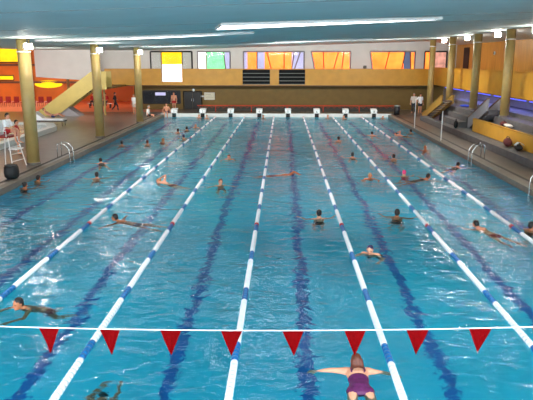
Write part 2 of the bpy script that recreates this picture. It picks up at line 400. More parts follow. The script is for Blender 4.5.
# ------------------------------------------------------------------ gallery parapet
t = thing('gallery_parapet', 'long ochre balcony parapet across the far wall', 'parapet', (0,56,2.5), 0)
bar('panel', -16.4, -11.15, -.1, .05, -.02, 1.42, M['ochre'], t); bar('panel', -9.25, 13.3, -.1, .05, -.02, 1.42, M['ochre'], t)
bar('panel', -11.15, -9.25, -.1, .05, -.02, .3, M['ochre'], t)
o = bar('glass_panel', -11.15, -9.25, -.04, -.02, .3, 1.42, M['glass'], t, 0); o['label'] = 'clear glass panel'
bar('coping', -16.4, 13.3, -.13, .08, 1.42, 1.47, M['ochre'], t)
bar('lower_edge', -16.4, 13.3, -.12, .06, -.08, -.02, M['brown'], t)

def scoreboard(x0, x1, label):
    t = thing('scoreboard', label, 'scoreboard', ((x0+x1)/2,55.88,2.56), 0, 'scoreboards on the gallery parapet'); h = (x1-x0)/2
    bar('panel', -h, h, -.08, .01, 0, 1.33, M['navy_board'], t)
    for k in range(1,4): bar('divider', -h, h, -.1, -.075, k*1.33/4-.025, k*1.33/4+.025, M['line'], t, 0)
    bar('divider', -h, h, -.1, -.075, 0, .05, M['line'], t, 0)
scoreboard(-3.68, -1.18, 'black scoreboard with four rows, the left of two on the parapet')
scoreboard(-.36, 2.02, 'black scoreboard with four rows, the right of two on the parapet')

t = thing('wall_speaker', 'small pale round loudspeaker on the wood wall above the right stand', 'loudspeaker', (15.89,46.8,5.25))
bm = B(); lathe(bm, [(.14,0),(.15,.04),(.1,.07)], n=20); o = obj('housing', bm, M['white_plastic'], t); o.rotation_euler = (0,-PI/2,0)
bm = B(); lathe(bm, [(.09,.071),(.085,.08)], n=20); o = obj('wall_mount_grille', bm, M['line'], t); o.rotation_euler = (0,-PI/2,0)
# ------------------------------------------------------------------ lower far wall: glazed opening, door, notice
root = bpy.data.objects.new('window_7', None); C.objects.link(root); root.location = (-11.4,57.1,.75); root['kind'] = 'structure'
bm = B()
for a in (-1.75, -.72, .42, 1.72): box(bm, a-.06, a+.06, -.08, .02, 0, 1.15)
box(bm, -1.75, 1.72, -.08, .02, 1.1, 1.22); box(bm, -1.75, 1.72, -.08, .02, -.05, .05); obj('window_frame', bm, M['dark'], root)
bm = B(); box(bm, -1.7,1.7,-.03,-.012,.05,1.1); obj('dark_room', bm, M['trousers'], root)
bm = B(); box(bm, -.62,.36,-.05,-.031,.74,1.02); obj('lit_panel', bm, M['glow_lilac'], root)
bm = B(); box(bm, -1.7,1.7,-.075,-.068,.05,1.1); obj('glass_pane', bm, M['glass'], root)
root = bpy.data.objects.new('door_1', None); C.objects.link(root); root.location = (-8.5,57.1,DZ); root['kind'] = 'structure'
for s in (-1,1):
    bm = B(); box(bm, min(0,s*.8)+.01, max(0,s*.8)-.01, -.07, 0, .02, 1.6, .01); d = obj('door_panel', bm, M['dark'], root)
    bm = B(); tube(bm, [(s*.1,-.11,.75),(s*.1,-.11,1.0)], [.02,.02], n=6); obj('handle', bm, M['chrome'], d)
bm = B()
for a, b in (((-.86,0),(-.86,1.66)),((.86,0),(.86,1.66)),((-.86,1.66),(.86,1.66))): tube(bm, [(a[0],-.04,a[1]),(b[0],-.04,b[1])], [.05,.05], n=4, cap=False)
obj('door_frame', bm, M['black'], root)
t = thing('notice_board', 'pale notice board with faint lines right of the dark double door', 'notice board', (-6.9,57.06,1.12))
bar('frame', -.5, .5, -.03, 0, -.03, .65, M['white_metal'], t)
bar('board', -.48, .48, -.05, 0, 0, .62, M['sign'], t)
for k in range(3): bar('text_line', -.36, .34-.1*k, -.056, -.049, .16+.15*k, .18+.15*k, M['line'], t, 0)
t = thing('wall_plate', 'small white plate between the dark double door and the notice board', 'sign', (-7.56,57.07,1.34))
bar('plate', -.16, .16, -.04, 0, 0, .16, M['white_plastic'], t)
t = thing('wall_lamp_or_glow', 'small round white lamp on the wall above the dark double door', 'wall lamp', (-8.4,57.08,2.0))
bm = B(); ell(bm, (0,-.06,0), (.13,.07,.13)); obj('globe', bm, M['white_plastic'], t, True)
bm = B(); lathe(bm, [(.1,0),(.1,.04)], n=14); o = obj('base', bm, M['white_metal'], t); o.rotation_euler = (PI/2,0,0)

# ------------------------------------------------------------------ dark fence behind the starting end
t = thing('barrier_fence', 'low dark mesh fence with red top rail behind the starting blocks', 'fence', (0,54,DZ-.0))
fx = [-7.6+1.6*k for k in range(12)]
for k, x in enumerate(fx): bar('post', x-.035, x+.035, -.035, .035, 0, .62, M['redrail'] if k % 2 else M['dark'], t, .008)
bm = B(); box(bm, fx[0], fx[-1], -.012, .012, .06, .5); obj('mesh_panel', bm, M['netting'], t)
bm = B(); tube(bm, [(fx[0],-.02,.58),(fx[-1],-.02,.58)], [.045,.045], n=8); obj('top_rail', bm, M['redrail'], t)
bm = B()
for k in range(34):
    a = fx[0] + k*(fx[-1]-fx[0])/34; b = a + (fx[-1]-fx[0])/68
    tube(bm, [(a,-.03,.56),(b,-.03,.36),(a+2*(b-a),-.03,.56)], [.014]*3, n=4)
obj('red_tape', bm, M['redrail'], t)

# ------------------------------------------------------------------ starting blocks
cu = bpy.data.curves.new('t', 'FONT'); 
def digit_mesh(s):
    cu.body = s; cu.size = .3; cu.extrude = .004; cu.align_x = 'CENTER'; cu.align_y = 'CENTER'
    o = bpy.data.objects.new('tmp', cu); C.objects.link(o); bpy.context.view_layer.update()
    me = bpy.data.meshes.new_from_object(o.evaluated_get(bpy.context.evaluated_depsgraph_get())); bpy.data.objects.remove(o); return me
order = ['leftmost', 'second from the left', 'third from the left', 'fourth from the left', 'fifth from the left', 'sixth from the left', 'seventh from the left', 'rightmost']
blocks = [-9.3,-6.85,-4.45,-2.0,.45,2.9,5.35,7.75]
for i, x in enumerate(blocks):
    t = thing('starting_block', 'white starting block on a dark pedestal, '+order[i]+' along the far end', 'starting block', (x,51.5,.285), 0, 'starting blocks at the far end')
    bm = B(); box(bm, -.13, .13, .02, .3, -.005, .12); box(bm, -.17, .17, -.012, -.002, -.36, .02); obj('pedestal', bm, M['black'], t)
    bm = B(); prism(bm, [(-.03,.02),(-.03,.34),(.62,.42),(.62,.3),(.3,.1)], 'x', -.26, .26); bmesh.ops.bevel(bm, geom=bm.edges[:], offset=.015, affect='EDGES'); obj('platform', bm, M['white_plastic'], t)
    o = link('number', digit_mesh(str(i+1)), M['line'], t); o.rotation_euler = (PI/2,0,0); o.location = (0,-.038,.17)
    bm = B(); tube(bm, [(-.2,.5,.38),(-.22,.45,.62),(.22,.45,.62),(.2,.5,.38)], [.018]*4, n=6); obj('grab_bar', bm, M['dark'], t)

# ------------------------------------------------------------------ lane ropes
def run_mesh(length, R=.06):
    bm = B(); n = max(2, round(length/.115)); d = length/n; prof = []
    for k in range(n):
        y = k*d; prof += [(R*.55,y), (R*.95,y+.012), (R,y+d*.35), (R,y+d*.62), (R*.95,y+d-.014), (R*.55,y+d-.002)]
    lathe(bm, prof, n=12)
    bmesh.ops.rotate(bm, verts=bm.verts[:], matrix=Matrix.Rotation(-PI/2,3,'X'))
    bmesh.ops.recalc_face_normals(bm, faces=bm.faces[:])
    me = bpy.data.meshes.new('floats'); bm.to_mesh(me); bm.free(); me.polygons.foreach_set('use_smooth', [True]*len(me.polygons)); return me
def run_part(name, me, m, parent, y):
    o = bpy.data.objects.new(name, me); C.objects.link(o); o.parent = parent; o.location = (0,y,0); return o
wl, bl = 1.86, .62
me_w, me_b, me_r, me_w2 = run_mesh(wl), run_mesh(bl), run_mesh(.16), run_mesh(1.2)
for me, k in ((me_w,'white_plastic'),(me_b,'blue_plastic'),(me_r,'red_plastic')): me.materials.append(M[k])
me_w2.materials.append(M['red_plastic'])
rope_x = [-5.72,-3.24,-.75,1.75,4.25,6.68]
rl = ['white and blue lane rope farthest left, running along the open left lanes', 'white and blue lane rope second from the left', 'white and blue lane rope third from the left, left of pool centre', 'white and blue lane rope right beside the woman in the purple swimsuit', 'white and blue lane rope second from the right', 'white and blue lane rope farthest right']
for x, lb in zip(rope_x, rl):
    t = thing('lane_rope', lb, 'lane rope', (x,PY0,.02), 0, 'lane ropes')
    L = PY1-PY0; k = 1
    bm = B(); tube(bm, [(0,0,0),(0,L,0)], [.012,.012], n=6, cap=False); obj('cable', bm, M['dark'], t)
    y = .35
    run_part('white_float_run', me_w, None, t, y)
    while 2.5*k + .3 < L-1.8:
        c = 2.5*k+.0
        run_part('blue_float_run', me_b, None, t, c-bl/2)
        run_part('white_float_run', me_w, None, t, c+bl/2+.01)
        if k in (6, 14): run_part('red_float', me_r, None, t, c+bl/2+.01).scale = (1.12,1,1.12)
        k += 1
    run_part('red_float_run', me_w2, None, t, L-1.35)

# ------------------------------------------------------------------ backstroke flags
def zs(x): return 1.597 + .005*(x+1.4)**2
t = thing('backstroke_flag_line', 'white cord of red triangular pennants stretched across the near end', 'flag line', (0,6.6,0))
bm = B(); tube(bm, [(x,0,zs(x)) for x in np.linspace(-10.3,9.1,40)], [.0065]*40, n=6); obj('cord', bm, M['cord'], t)
for x, nm in ((-10.3,0),(9.1,1)):
    bm = B(); tube(bm, [(x,0,DZ),(x,0,1.95)], [.03,.03], n=10); obj('post', bm, M['chrome'], t)
for k in range(-6,7):
    x = .14+.733*k
    bm = B(); h = .325; w = .127; sw = rng.uniform(-.012,.012)
    rows = 6; vs = []
    for r in range(rows+1):
        f = r/rows; hw = w*(1-f)+.002; row = []
        for q in range(5):
            u = -1+q/2
            row.append(bm.verts.new((x+u*hw+sw*f, .016*math.sin(u*2+f*3+k), zs(x)-.004-f*h + (zs(x+u*hw)-zs(x) if r==0 else 0))))
        vs.append(row)
    for r in range(rows):
        for q in range(4): bm.faces.new((vs[r][q],vs[r][q+1],vs[r+1][q+1],vs[r+1][q]))
    r = bmesh.ops.solidify(bm, geom=bm.faces[:], thickness=.003)
    obj('pennant', bm, M['flag'], t)

# ------------------------------------------------------------------ pillars
def pillar(x, y, z0, z1, r, label, group):
    z1 = cz(x-r-.03)-.006; z0 += .003
    t = thing('pillar', label, 'pillar', (x,y,z0), 0, group)
    bm = B(); lathe(bm, [(r,0),(r,z1-z0)], n=28); obj('shaft', bm, M['column'], t, False)
    for f in t.children[0].data.polygons: f.use_smooth = abs(f.normal.z) < .5
    bm = B(); lathe(bm, [(r+.025,z1-z0-.55),(r+.025,z1-z0-.5)], n=28); obj('collar', bm, M['white_metal'], t)
    bm = B(); lathe(bm, [(r+.03,.0),(r+.03,.06),(r+.005,.09)], n=28); obj('base', bm, M['coping'], t)
PIL = 'round pillars on the left deck'; PIR = 'round pillars along the right stand'
pillar(-11.15,26.3,DZ,cz(-11.15),.275,'thick round ochre pillar nearest on the left, beside the lifeguard chair',PIL)
pillar(-10.98,35.8,DZ,cz(-10.98),.26,'round ochre pillar in front of the staircase on the left deck',PIL)
pillar(-10.62,44.6,DZ,cz(-10.62),.25,'thin round ochre pillar farthest along the left pool edge',PIL)
pillar(12.45,34.3,1.62,cz(12.4),.25,'round ochre pillar nearest on the right stand',PIR)
pillar(12.52,40.2,1.56,cz(12.4),.25,'round ochre pillar behind the nearer right staircase',PIR)
pillar(12.52,46.1,1.56,cz(12.4),.25,'round ochre pillar at the top of the farther right staircase',PIR)
pillar(12.52,52.1,DZ,cz(12.4),.25,'round ochre pillar farthest on the right, at the corner of the stand',PIR)

# floodlights at the pillar heads
def flood(x, y, z, label, rz, power=420):
    t = thing('floodlight', label, 'floodlight', (x,y,z), rz)
    bm = B(); prism(bm, [(-.14,-.08),(.12,-.13),(.12,.13),(-.14,.08)], 'y', -.17, .17); obj('housing', bm, M['white_metal'], t)
    bm = B(); box(bm, .121, .135, -.15, .15, -.11, .11); obj('lit_glass', bm, M['glow_lamp'], t)
    l = bpy.data.lights.new('floodlight_beam', 'POINT'); l.energy = power*.2; l.color = (1,.95,.86); l.shadow_soft_size = .22
    lo = bpy.data.objects.new('floodlight_beam', l); C.objects.link(lo); lo.parent = t; lo.location = (.5,0,-.12)
    l = bpy.data.lights.new('uplight', 'AREA'); l.size = .3; l.energy = power*.025; l.color = (1,.95,.88)
    lo = bpy.data.objects.new('uplight', l); C.objects.link(lo); lo.parent = t; lo.location = (.3,0,-.3); lo.rotation_euler = (PI-.2,0,0)
    bm = B(); tube(bm, [(0,0,.1),(0,0,cz(x)-z-.03)], [.03,.03], n=6, cap=False); obj('ceiling_bracket', bm, M['dark'], t)
flood(-10.8,25.9,5.3,'bright floodlight on the head of the nearest left pillar',-.9)
flood(-10.6,35.3,5.3,'bright floodlight on the head of the second left pillar',-.9)
flood(-10.3,44.1,5.3,'small bright floodlight on the head of the farthest left pillar',-.9)
for i, y in enumerate((30.9,36.3,42.2,48.1)):
    flood(12.45,y,6.17,'bright floodlight under the right ceiling edge, '+['nearest to the viewer','between the two nearer right pillars','between the middle and third right pillars','between the two farther right pillars'][i],-2.2)
def area(name, loc, rot, sx, sy, power, col):
    l = bpy.data.lights.new(name, 'AREA'); l.shape = 'RECTANGLE'; l.size = sx; l.size_y = sy; l.energy = power; l.color = col
    o = bpy.data.objects.new(name, l); C.objects.link(o); o.location = loc; o.rotation_euler = rot; return o
# ------------------------------------------------------------------ right stand
t = thing('spectator_stand', 'stepped grey tiled spectator stand along the right side', 'stand', (0,0,DZ))
def steps(name, *bs):
    bm = B()
    for q in bs: box(bm, *q)
    obj(name, bm, M['grey_step'], t)
E1 = 14.88
steps('step', (10.65,E1,12,42.9,0,.36), (10.65,11.05,42.9,47,0,.36), (12.12,E1,42.9,47,0,.36))
steps('step', (11.2,E1,38.5,42.9,.36,.72), (12.12,E1,42.9,47,.36,.72))
steps('step', (11.65,E1,38.5,42.9,.72,1.06), (12.12,E1,42.9,47,.72,1.06))
steps('step', (12.1,E1,38.5,47,1.06,1.36))
steps('platform', (11.63,E1,12,34.85,.36,1.06), (12.6,E1,34.85,38.5,.36,1.06))
steps('platform', (12.1,E1,12,34.85,1.06,1.42), (12.6,E1,34.85,38.5,1.06,1.42))
steps('bench_step', (13.1,E1,38.5,47,1.36,1.62), (13.1,E1,12,38.5,1.42,1.62))

t = thing('stand_parapet', 'low ochre parapet wall fronting the right stand', 'parapet', (0,0,DZ+.363))
bar('panel', 11.45, 11.6, 12, 36.6, 0, .74, M['ochre'], t); bar('coping', 11.43, 11.615, 12, 36.6, .74, .78, M['ochre'], t)
bm = B(); box(bm, 11.0, 11.44, 12, 26.0, 0.002, .22, .02); obj('bench', bm, M['ochre'], t)

t = thing('balcony_parapet', 'long ochre balcony front above the right stand', 'parapet', (0,0,2.7))
bar('panel', 13.42, 13.55, 5, 56.0, -.1, 1.36, M['ochre'], t); bar('mount_rail', 13.42, 13.55, 5, 56.0, -.14, -.1, M['brown'], t); bar('coping', 13.38, 13.58, 5, 56.0, 1.36, 1.42, M['ochre'], t)

def blue_light(y0, y1):
    area('blue_wash', (14.2,(y0+y1)/2,2.5), (0,.35,0), .15, y1-y0, 9*(y1-y0), (.25,.28,1))
for i, (a, b) in enumerate(((22,34),(34.6,39.8),(40.6,45.8),(46.6,51.8))):
    t = thing('light_tube', 'blue glowing light tube under the right balcony, '+['nearest bay before the first pillar','bay behind the nearer staircase','bay behind the blue cloth','farthest bay by the corner'][i], 'light tube', (13.7,(a+b)/2,2.5), 0, 'blue light tubes')
    h = (b-a)/2; blue_light(a, b)
    bm = B(); tube(bm, [(0,-h,0),(0,h,0)], [.045,.045], n=8); obj('tube', bm, M['glow_blue'], t)
    bm = B(); box(bm, -.07, .07, -h, h, .045, .08); obj('ceiling_mount', bm, M['white_metal'], t)

M['ochre_mid'] = mat('dull_ochre_paint', (156,118,46), .5, .1, 2.)
def staircase(x0, x1, yb, yt, zb, zt, label, solid, m_side, m_cap):
    """rises from yb (low end) towards yt (high end) between x0 and x1"""
    t = thing('staircase', label, 'staircase', ((x0+x1)/2,yb,zb)); w = (x1-x0)/2; L = yt-yb; H = zt-zb
    n = max(5, round(H/.18))
    for k in range(n):
        y0 = L*k/n; y1 = L*(k+1)/n
        bm = B(); box(bm, -w+.08, w-.08, min(y0,y1), max(y0,y1), H*(k+1)/n-.06 if not solid else max(0,H*(k+1)/n-.3), H*(k+1)/n); obj('tread', bm, M['grey_step'], t)
    for s in (-1,1):
        lo, hi = (-.05, .62) if solid else (-.18, .34)
        poly = [(0,max(0.,lo)),(L*.06,max(0.,lo)),(L,H+lo),(L,H+hi),(0,hi)]
        bm = B(); prism(bm, poly, 'x', s*w-.05, s*w+.05); sd = obj('balustrade', bm, m_side, t)
        bm = B(); prism(bm, [(0,hi),(L,H+hi),(L,H+hi+.07),(0,hi+.07)], 'x', s*w-.08, s*w+.08); obj('handrail', bm, m_cap, t)
    return t
t = staircase(11.75,12.45,38.4,35.0,DZ+.365,1.95,'grey-sided staircase with brown rail, the nearer of two on the right stand',True,M['lavender'],M['brown'])
t = staircase(11.2,11.98,48.6,43.0,DZ+.002,1.95,'ochre-railed staircase at the far end of the right stand',False,M['ochre_mid'],M['ochre_mid'])

# ------------------------------------------------------------------ left deck: staircase, paddling pool
t = thing('staircase', 'ochre-sided staircase rising from the left deck to the gallery', 'staircase', (-18.,49.5,DZ))
for y in (0.,1.5):
    bm = B(); prism(bm, [(-2.4,0),(-.75,0),(2.4,2.2),(3.6,2.2),(3.6,3.62),(2.4,3.62),(-2.4,.28)], 'y', y-.06, y+.06); obj('balustrade', bm, M['ochre_lit'], t)
for k in range(14):
    bm = B(); box(bm, -1.9+.31*k, -1.9+.31*(k+1)+.03, .06, 1.44, .06+.17*k, .17+.17*k); obj('tread', bm, M['grey_step'], t)
bm = B(); box(bm, 2.4, 3.6, .06, 6.3, 2.2, 2.34); obj('landing', bm, M['ochre_dark'], t)
bm = B(); prism(bm, [(-.7,0),(1.2,0),(.2,.72),(-.7,.02)], 'y', .1, 1.4); obj('support', bm, M['lavender'], t)
for y in (.3,1.2): bm = B(); tube(bm, [(3.,y,0),(3.,y,2.2)], [.09,.09], n=10, cap=False); obj('leg', bm, M['column'], t)

t = thing('paddling_pool', 'shallow paddling pool with pale raised rim on the left deck', 'pool', (-19.5,36,DZ))
bm = B()
pts = [(4.9,-6.2),(4.6,3.3),(3.6,5.4),(-6,7.6),(-6,-6.2)]
n = len(pts); inn = [(p[0]-.45*(1 if p[0]>0 else -1), p[1]-.45*(1 if p[1]>0 else -1)) for p in pts]
for i in range(n):
    a, b, c, d = pts[i], pts[(i+1)%n], inn[(i+1)%n], inn[i]
    prism(bm, [a,b,c,d], 'z', 0, .3)
obj('rim', bm, M['tile_white'], t)
bm = B(); prism(bm, inn, 'z', .005, .16); obj('basin', bm, M['tile_white'], t)
wt = water('water_surface', -5.5, 4.1, -5.7, 5.0, .22, .25, .002, M['water_small'], t)

t = thing('sun_lounger', 'white lounger with raised back at the end of the paddling pool', 'lounger', (-16.6,42.2,DZ), 0)
bm = B(); prism(bm, [(-.9,.42),(-.9,1.0),(-.78,1.0),(-.25,.55),(1.2,.5),(1.2,.4)], 'y', -.36, .36); obj('seat', bm, M['white_plastic'], t)
bm = B(); box(bm, -.85, 1.25, -.34, .34, .32, .4, .01); obj('frame', bm, M['dark'], t)
for x in (-.75,1.1):
    for y in (-.3,.3): bm = B(); tube(bm, [(x,y,0),(x,y,.34)], [.025,.025], n=6); obj('leg', bm, M['dark'], t)

M['ochre_lit'] = M['ochre_lit']
# hall furniture and lamps, then added fill lights
proto = None
for k in range(8):
    lb = 'dark red chair in the orange hall, '+['leftmost of the row','second of the row from the left','third of the row from the left','fourth of the row from the left','fourth of the row from the right','third of the row from the right','second of the row from the right','rightmost of the row'][k]
    if proto is None:
        proto = thing('chair', lb, 'chair', (-29.2,60,DZ-.02), 0, 'dark red chairs in the hall')
        bm = B(); box(bm, -.26,.26,-.26,.26,.4,.47,.02); obj('seat', bm, M['red_seat'], proto)
        bm = B(); box(bm, -.26,.26,.2,.27,.45,1.0,.02); obj('backrest', bm, M['red_seat'], proto)
        for x in (-.22,.22):
            for y in (-.2,.22): bm = B(); tube(bm, [(x,y,0),(x,y,.42)], [.02,.02], n=6, cap=False); obj('leg', bm, M['dark'], proto)
    else: dup(proto, (-29.2+.83*k,60,DZ-.02), 0, lb)
for x, y, lb in ((-24.2,57.5,'slim ochre post in the orange hall left of the white bulkhead edge'),(-20.4,57.5,'slim ochre post in the orange hall behind the staircase')):
    t = thing('post', lb, 'post', (x,y,DZ-.02)); z1 = 6.5 if x < -22.3 else 3.3
    bm = B(); lathe(bm, [(.14,0),(.14,z1)], n=14); obj('shaft', bm, M['column'], t); bm = B(); lathe(bm, [(.2,0),(.2,.06)], n=14); obj('base', bm, M['dark'], t)
def hall_panel(x0, x1, z0, z1, label, m):
    t = thing('wall_lamp_or_glow', label, 'wall lamp', ((x0+x1)/2,67.95,(z0+z1)/2)); w = (x1-x0)/2; h = (z1-z0)/2
    bm = B(); box(bm, -w, w, -.05, 0, -h, h); obj('lit_panel', bm, m, t)
    bm = B()
    for a, b in (((-w,-h),(w,-h)),((-w,h),(w,h)),((-w,-h),(-w,h)),((w,-h),(w,h))): tube(bm, [(a[0],-.05,a[1]),(b[0],-.05,b[1])], [.06,.06], n=4, cap=False)
    obj('frame', bm, M['brown'], t)
hall_panel(-40,-29.4,4.5,6.5,'wide yellow lit panel high in the orange hall',M['glow_yellow'])
hall_panel(-40,-30.2,2.55,3.05,'narrow yellow lit band low in the orange hall',M['glow_yellow'])
t = thing('wall_lamp_or_glow', 'oval yellow glow on the hall wall under the white bulkhead', 'wall lamp', (-26.3,67.88,2.1))  # emissive oval made up for a yellow glow on the hall wall
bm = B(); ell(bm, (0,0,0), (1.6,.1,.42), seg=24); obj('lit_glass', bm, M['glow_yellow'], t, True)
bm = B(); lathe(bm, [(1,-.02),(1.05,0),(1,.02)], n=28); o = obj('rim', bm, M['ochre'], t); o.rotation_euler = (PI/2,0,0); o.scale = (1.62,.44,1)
for y in (5,13,21.8,29,36,42,48):
    for x in (-6,4.5):
        l = area('pool_fill', (x,y,5.5), (0,0,0), 7, 2.5, 92 if y < 32 else 66, (1,.98,.94)); l.data.spread = math.radians(85)  # fill light added over the water, without fittings in the ceiling
for y in (21,32,43):
    l = area('stand_fill', (7.5,y,5.75), (0,math.radians(-50),0), .3, 5, 115, (1,.96,.88)); l.data.spread = math.radians(75)  # added fill aimed at the right stand, no fitting built
for x in (-18,-8,0,8): area('wall_fill', (x,45,5.4), (math.radians(68),0,0), 3, .3, 330, (1,.95,.86))  # unseen fill added to brighten the far wall and bulkhead
area('hall_lamp', (-34,56,6.6), (0,0,0), 10, 10, 900, (1,.72,.42))
area('hall_lamp', (-19,61,3.4), (0,0,0), 6, 6, 260, (1,.55,.25)).data.energy = 110
area('paddling_pool_fill', (-19,36,5.5), (0,0,0), 4, 4, 420, (1,.95,.9))  # unseen fill light added because the paddling pool stays dark

# lifeguard chair
t = thing('lifeguard_chair', 'tall white metal lifeguard chair beside the nearest left pillar', 'lifeguard chair', (-11.95,25.6,DZ), -.2)
for x in (-.3,.3):
    for y in (-.3,.3): bm = B(); tube(bm, [(x*1.75,y*1.6,0),(x,y,1.32)], [.026,.026], n=8, cap=False); obj('leg', bm, M['white_metal'], t)
bm = B(); box(bm, -.36,.34,-.44,.44,1.3,1.37,.02); obj('seat', bm, M['red_seat'], t)
bm = B(); box(bm, -.36,-.31,-.42,.42,1.37,2.0,.02); obj('backrest', bm, M['white_plastic'], t)
for y in (-.42,.42):
    bm = B(); tube(bm, [(-.33,y,1.6),(.3,y,1.6),(.3,y,1.35)], [.022]*3, n=6); obj('armrest', bm, M['white_metal'], t)
bm = B(); box(bm, .22,.62,-.26,.26,.78,.83,.01); obj('footrest', bm, M['white_metal'], t)
for k in range(3):
    z = .3+.3*k; f = 1.6-.6*z/1.3+.1; bm = B(); tube(bm, [(.3*f,-.3*f,z),(.3*f,.3*f,z)], [.018,.018], n=6); obj('rung', bm, M['white_metal'], t)

t = thing('bin', 'round black drum on the left pool edge in front of the nearest pillar', 'bin', (-10.62,22.9,DZ+.012))
bm = B(); lathe(bm, [(.2,0),(.27,.08),(.29,.25),(.27,.44),(.23,.5)], n=24); obj('body', bm, M['black'], t, True)
bm = B(); lathe(bm, [(.24,.5),(.24,.53),(.12,.57)], n=24); obj('lid', bm, M['dark'], t)
t = thing('bin', 'dark cylindrical bin right of the rightmost starting block', 'bin', (9.75,51.9,DZ))
bm = B(); lathe(bm, [(.24,0),(.26,.7)], n=20); obj('body', bm, M['dark'], t, True)
bm = B(); lathe(bm, [(.28,.7),(.28,.76),(.15,.8)], n=20); obj('lid', bm, M['line'], t)

# poolside ladders and poles
def ladder(x, y, side, label):
    t = thing('pool_ladder', label, 'pool ladder', (x,y,DZ), 0, 'pool ladders')
    for s in (-.26,.26):
        pts = [(side*.42,s,.004),(side*.42,s,.62),(side*.36,s,.7),(side*.2,s,.7),(side*.0,s,.6),(side*-.14,s,.42),(side*-.16,s,.2),(side*-.16,s,-1.2)]
        bm = B(); tube(bm, pts, [.022]*len(pts), n=8); obj('handrail', bm, M['chrome'], t, True)
    for z in (-.45,-.75,-1.05):
        bm = B(); box(bm, side*-.16-.04, side*-.16+.04, -.26, .26, z-.015, z+.015); obj('tread', bm, M['chrome'], t)
ladder(PX1+.1,28.4,1,'steel pool ladder in the right wall below the dark bags')
ladder(PX1+.1,21.1,1,'steel pool ladder rail at the right frame edge')
ladder(PX0-.1,28.2,-1,'steel pool ladder in the left wall near the first pillar')
for x, y, h, lb in ((9.02,41.4,1.95,'slim white pole on the right pool edge, farther of two'),(9.12,34.7,1.68,'slim white pole on the right pool edge, nearer of two')):
    t = thing('pole', lb, 'pole', (x,y,DZ+.01), 0, 'slim poolside poles')
    bm = B(); tube(bm, [(0,0,0),(0,0,h)], [.032,.03], n=10); obj('shaft', bm, M['white_metal'], t); bm = B(); lathe(bm, [(.08,0),(.08,.025)], n=14); obj('base', bm, M['chrome'], t)

# bags and cloths on the right stand
def bag(x, y, z, sx, sy, sz, m, label, handle=True, name='sports_bag', cat='bag'):
    t = thing(name, label, cat, (x,y,z+.008))
    bm = B(); ell(bm, (0,0,sz*.5), (sx,sy,sz*.5), seg=16)
    for v in bm.verts: v.co.z = max(v.co.z, 0.); v.co.x += .03*math.sin(v.co.y*9)
    obj('body', bm, m, t, True)
    if handle: bm = B(); tube(bm, [(0,-sy*.5,sz*.9),(0,-sy*.3,sz*1.15),(0,sy*.3,sz*1.15),(0,sy*.5,sz*.9)], [.02]*4, n=6); obj('strap', bm, M['dark'], t)
bag(11.15,29.9,DZ+.36,.2,.42,.42,M['maroon'],'maroon sports bag on the step against the right parapet')
bag(11.15,28.5,DZ+.36,.18,.4,.3,M['black'],'black bag under a white towel on the right step')
t = thing('towel', 'white towel draped over the black bag on the right step', 'towel', (11.15,28.45,DZ+.45))
bm = B(); n = 8
g = [[bm.verts.new((-.2+.4*i/n, -.16+.3*j/n, .315-.9*(-.2+.4*i/n)**2*4+.012*math.sin(i*2+j))) for j in range(n+1)] for i in range(n+1)]
for i in range(n):
    for j in range(n): bm.faces.new((g[i][j],g[i+1][j],g[i+1][j+1],g[i][j+1]))
bmesh.ops.solidify(bm, geom=bm.faces[:], thickness=.015); obj('cloth', bm, M['shirt_white'], t, True)
bag(12.7,42.6,DZ+1.36,.35,.55,.14,M['bluecloth'],'bright blue folded cloth on the upper step between the right pillars',False,'folded_cloth','cloth')
bag(10.85,38.0,DZ+.36,.14,.16,.5,M['black'],'small black bag standing on the lowest right step',True)
bag(11.88,32.7,1.28,.2,.3,.26,M['maroon'],'dark bag behind the right parapet beside the pale towel bundle',True)
bag(11.85,31.9,1.28,.16,.5,.2,M['shirt_pale'],'pale towel bundle lying behind the right parapet by the nearest pillar',False,'towel_bundle','towel')
t = thing('potted_plant', 'dark leafy plant in a pot left of the nearest right pillar', 'plant', (12.9,35.6,1.625))
bm = B(); lathe(bm, [(.14,0),(.18,.26)], n=16); obj('pot', bm, M['dark'], t)
bm = B()
for k in range(26):
    a = rng.uniform(0,2*PI); e = rng.uniform(.85,1.35); d = Vector((math.cos(a)*math.cos(e),math.sin(a)*math.cos(e),math.sin(e)))
    s = Vector((-math.sin(a),math.cos(a),0)); p = Vector((0,0,.26)); L_ = rng.uniform(.3,.44)
    vs = [bm.verts.new(p+d*L_*f+s*w+Vector((0,0,-.25*f*f))) for f, w in ((0,.01),(.5,.06),(1,0),(.5,-.06))]; bm.faces.new(vs)
M['leaf'] = mat('dark_green_leaf', (40,62,36), .5, .2, 10.)
bmesh.ops.solidify(bm, geom=bm.faces[:], thickness=.004); obj('foliage', bm, M['leaf'], t)
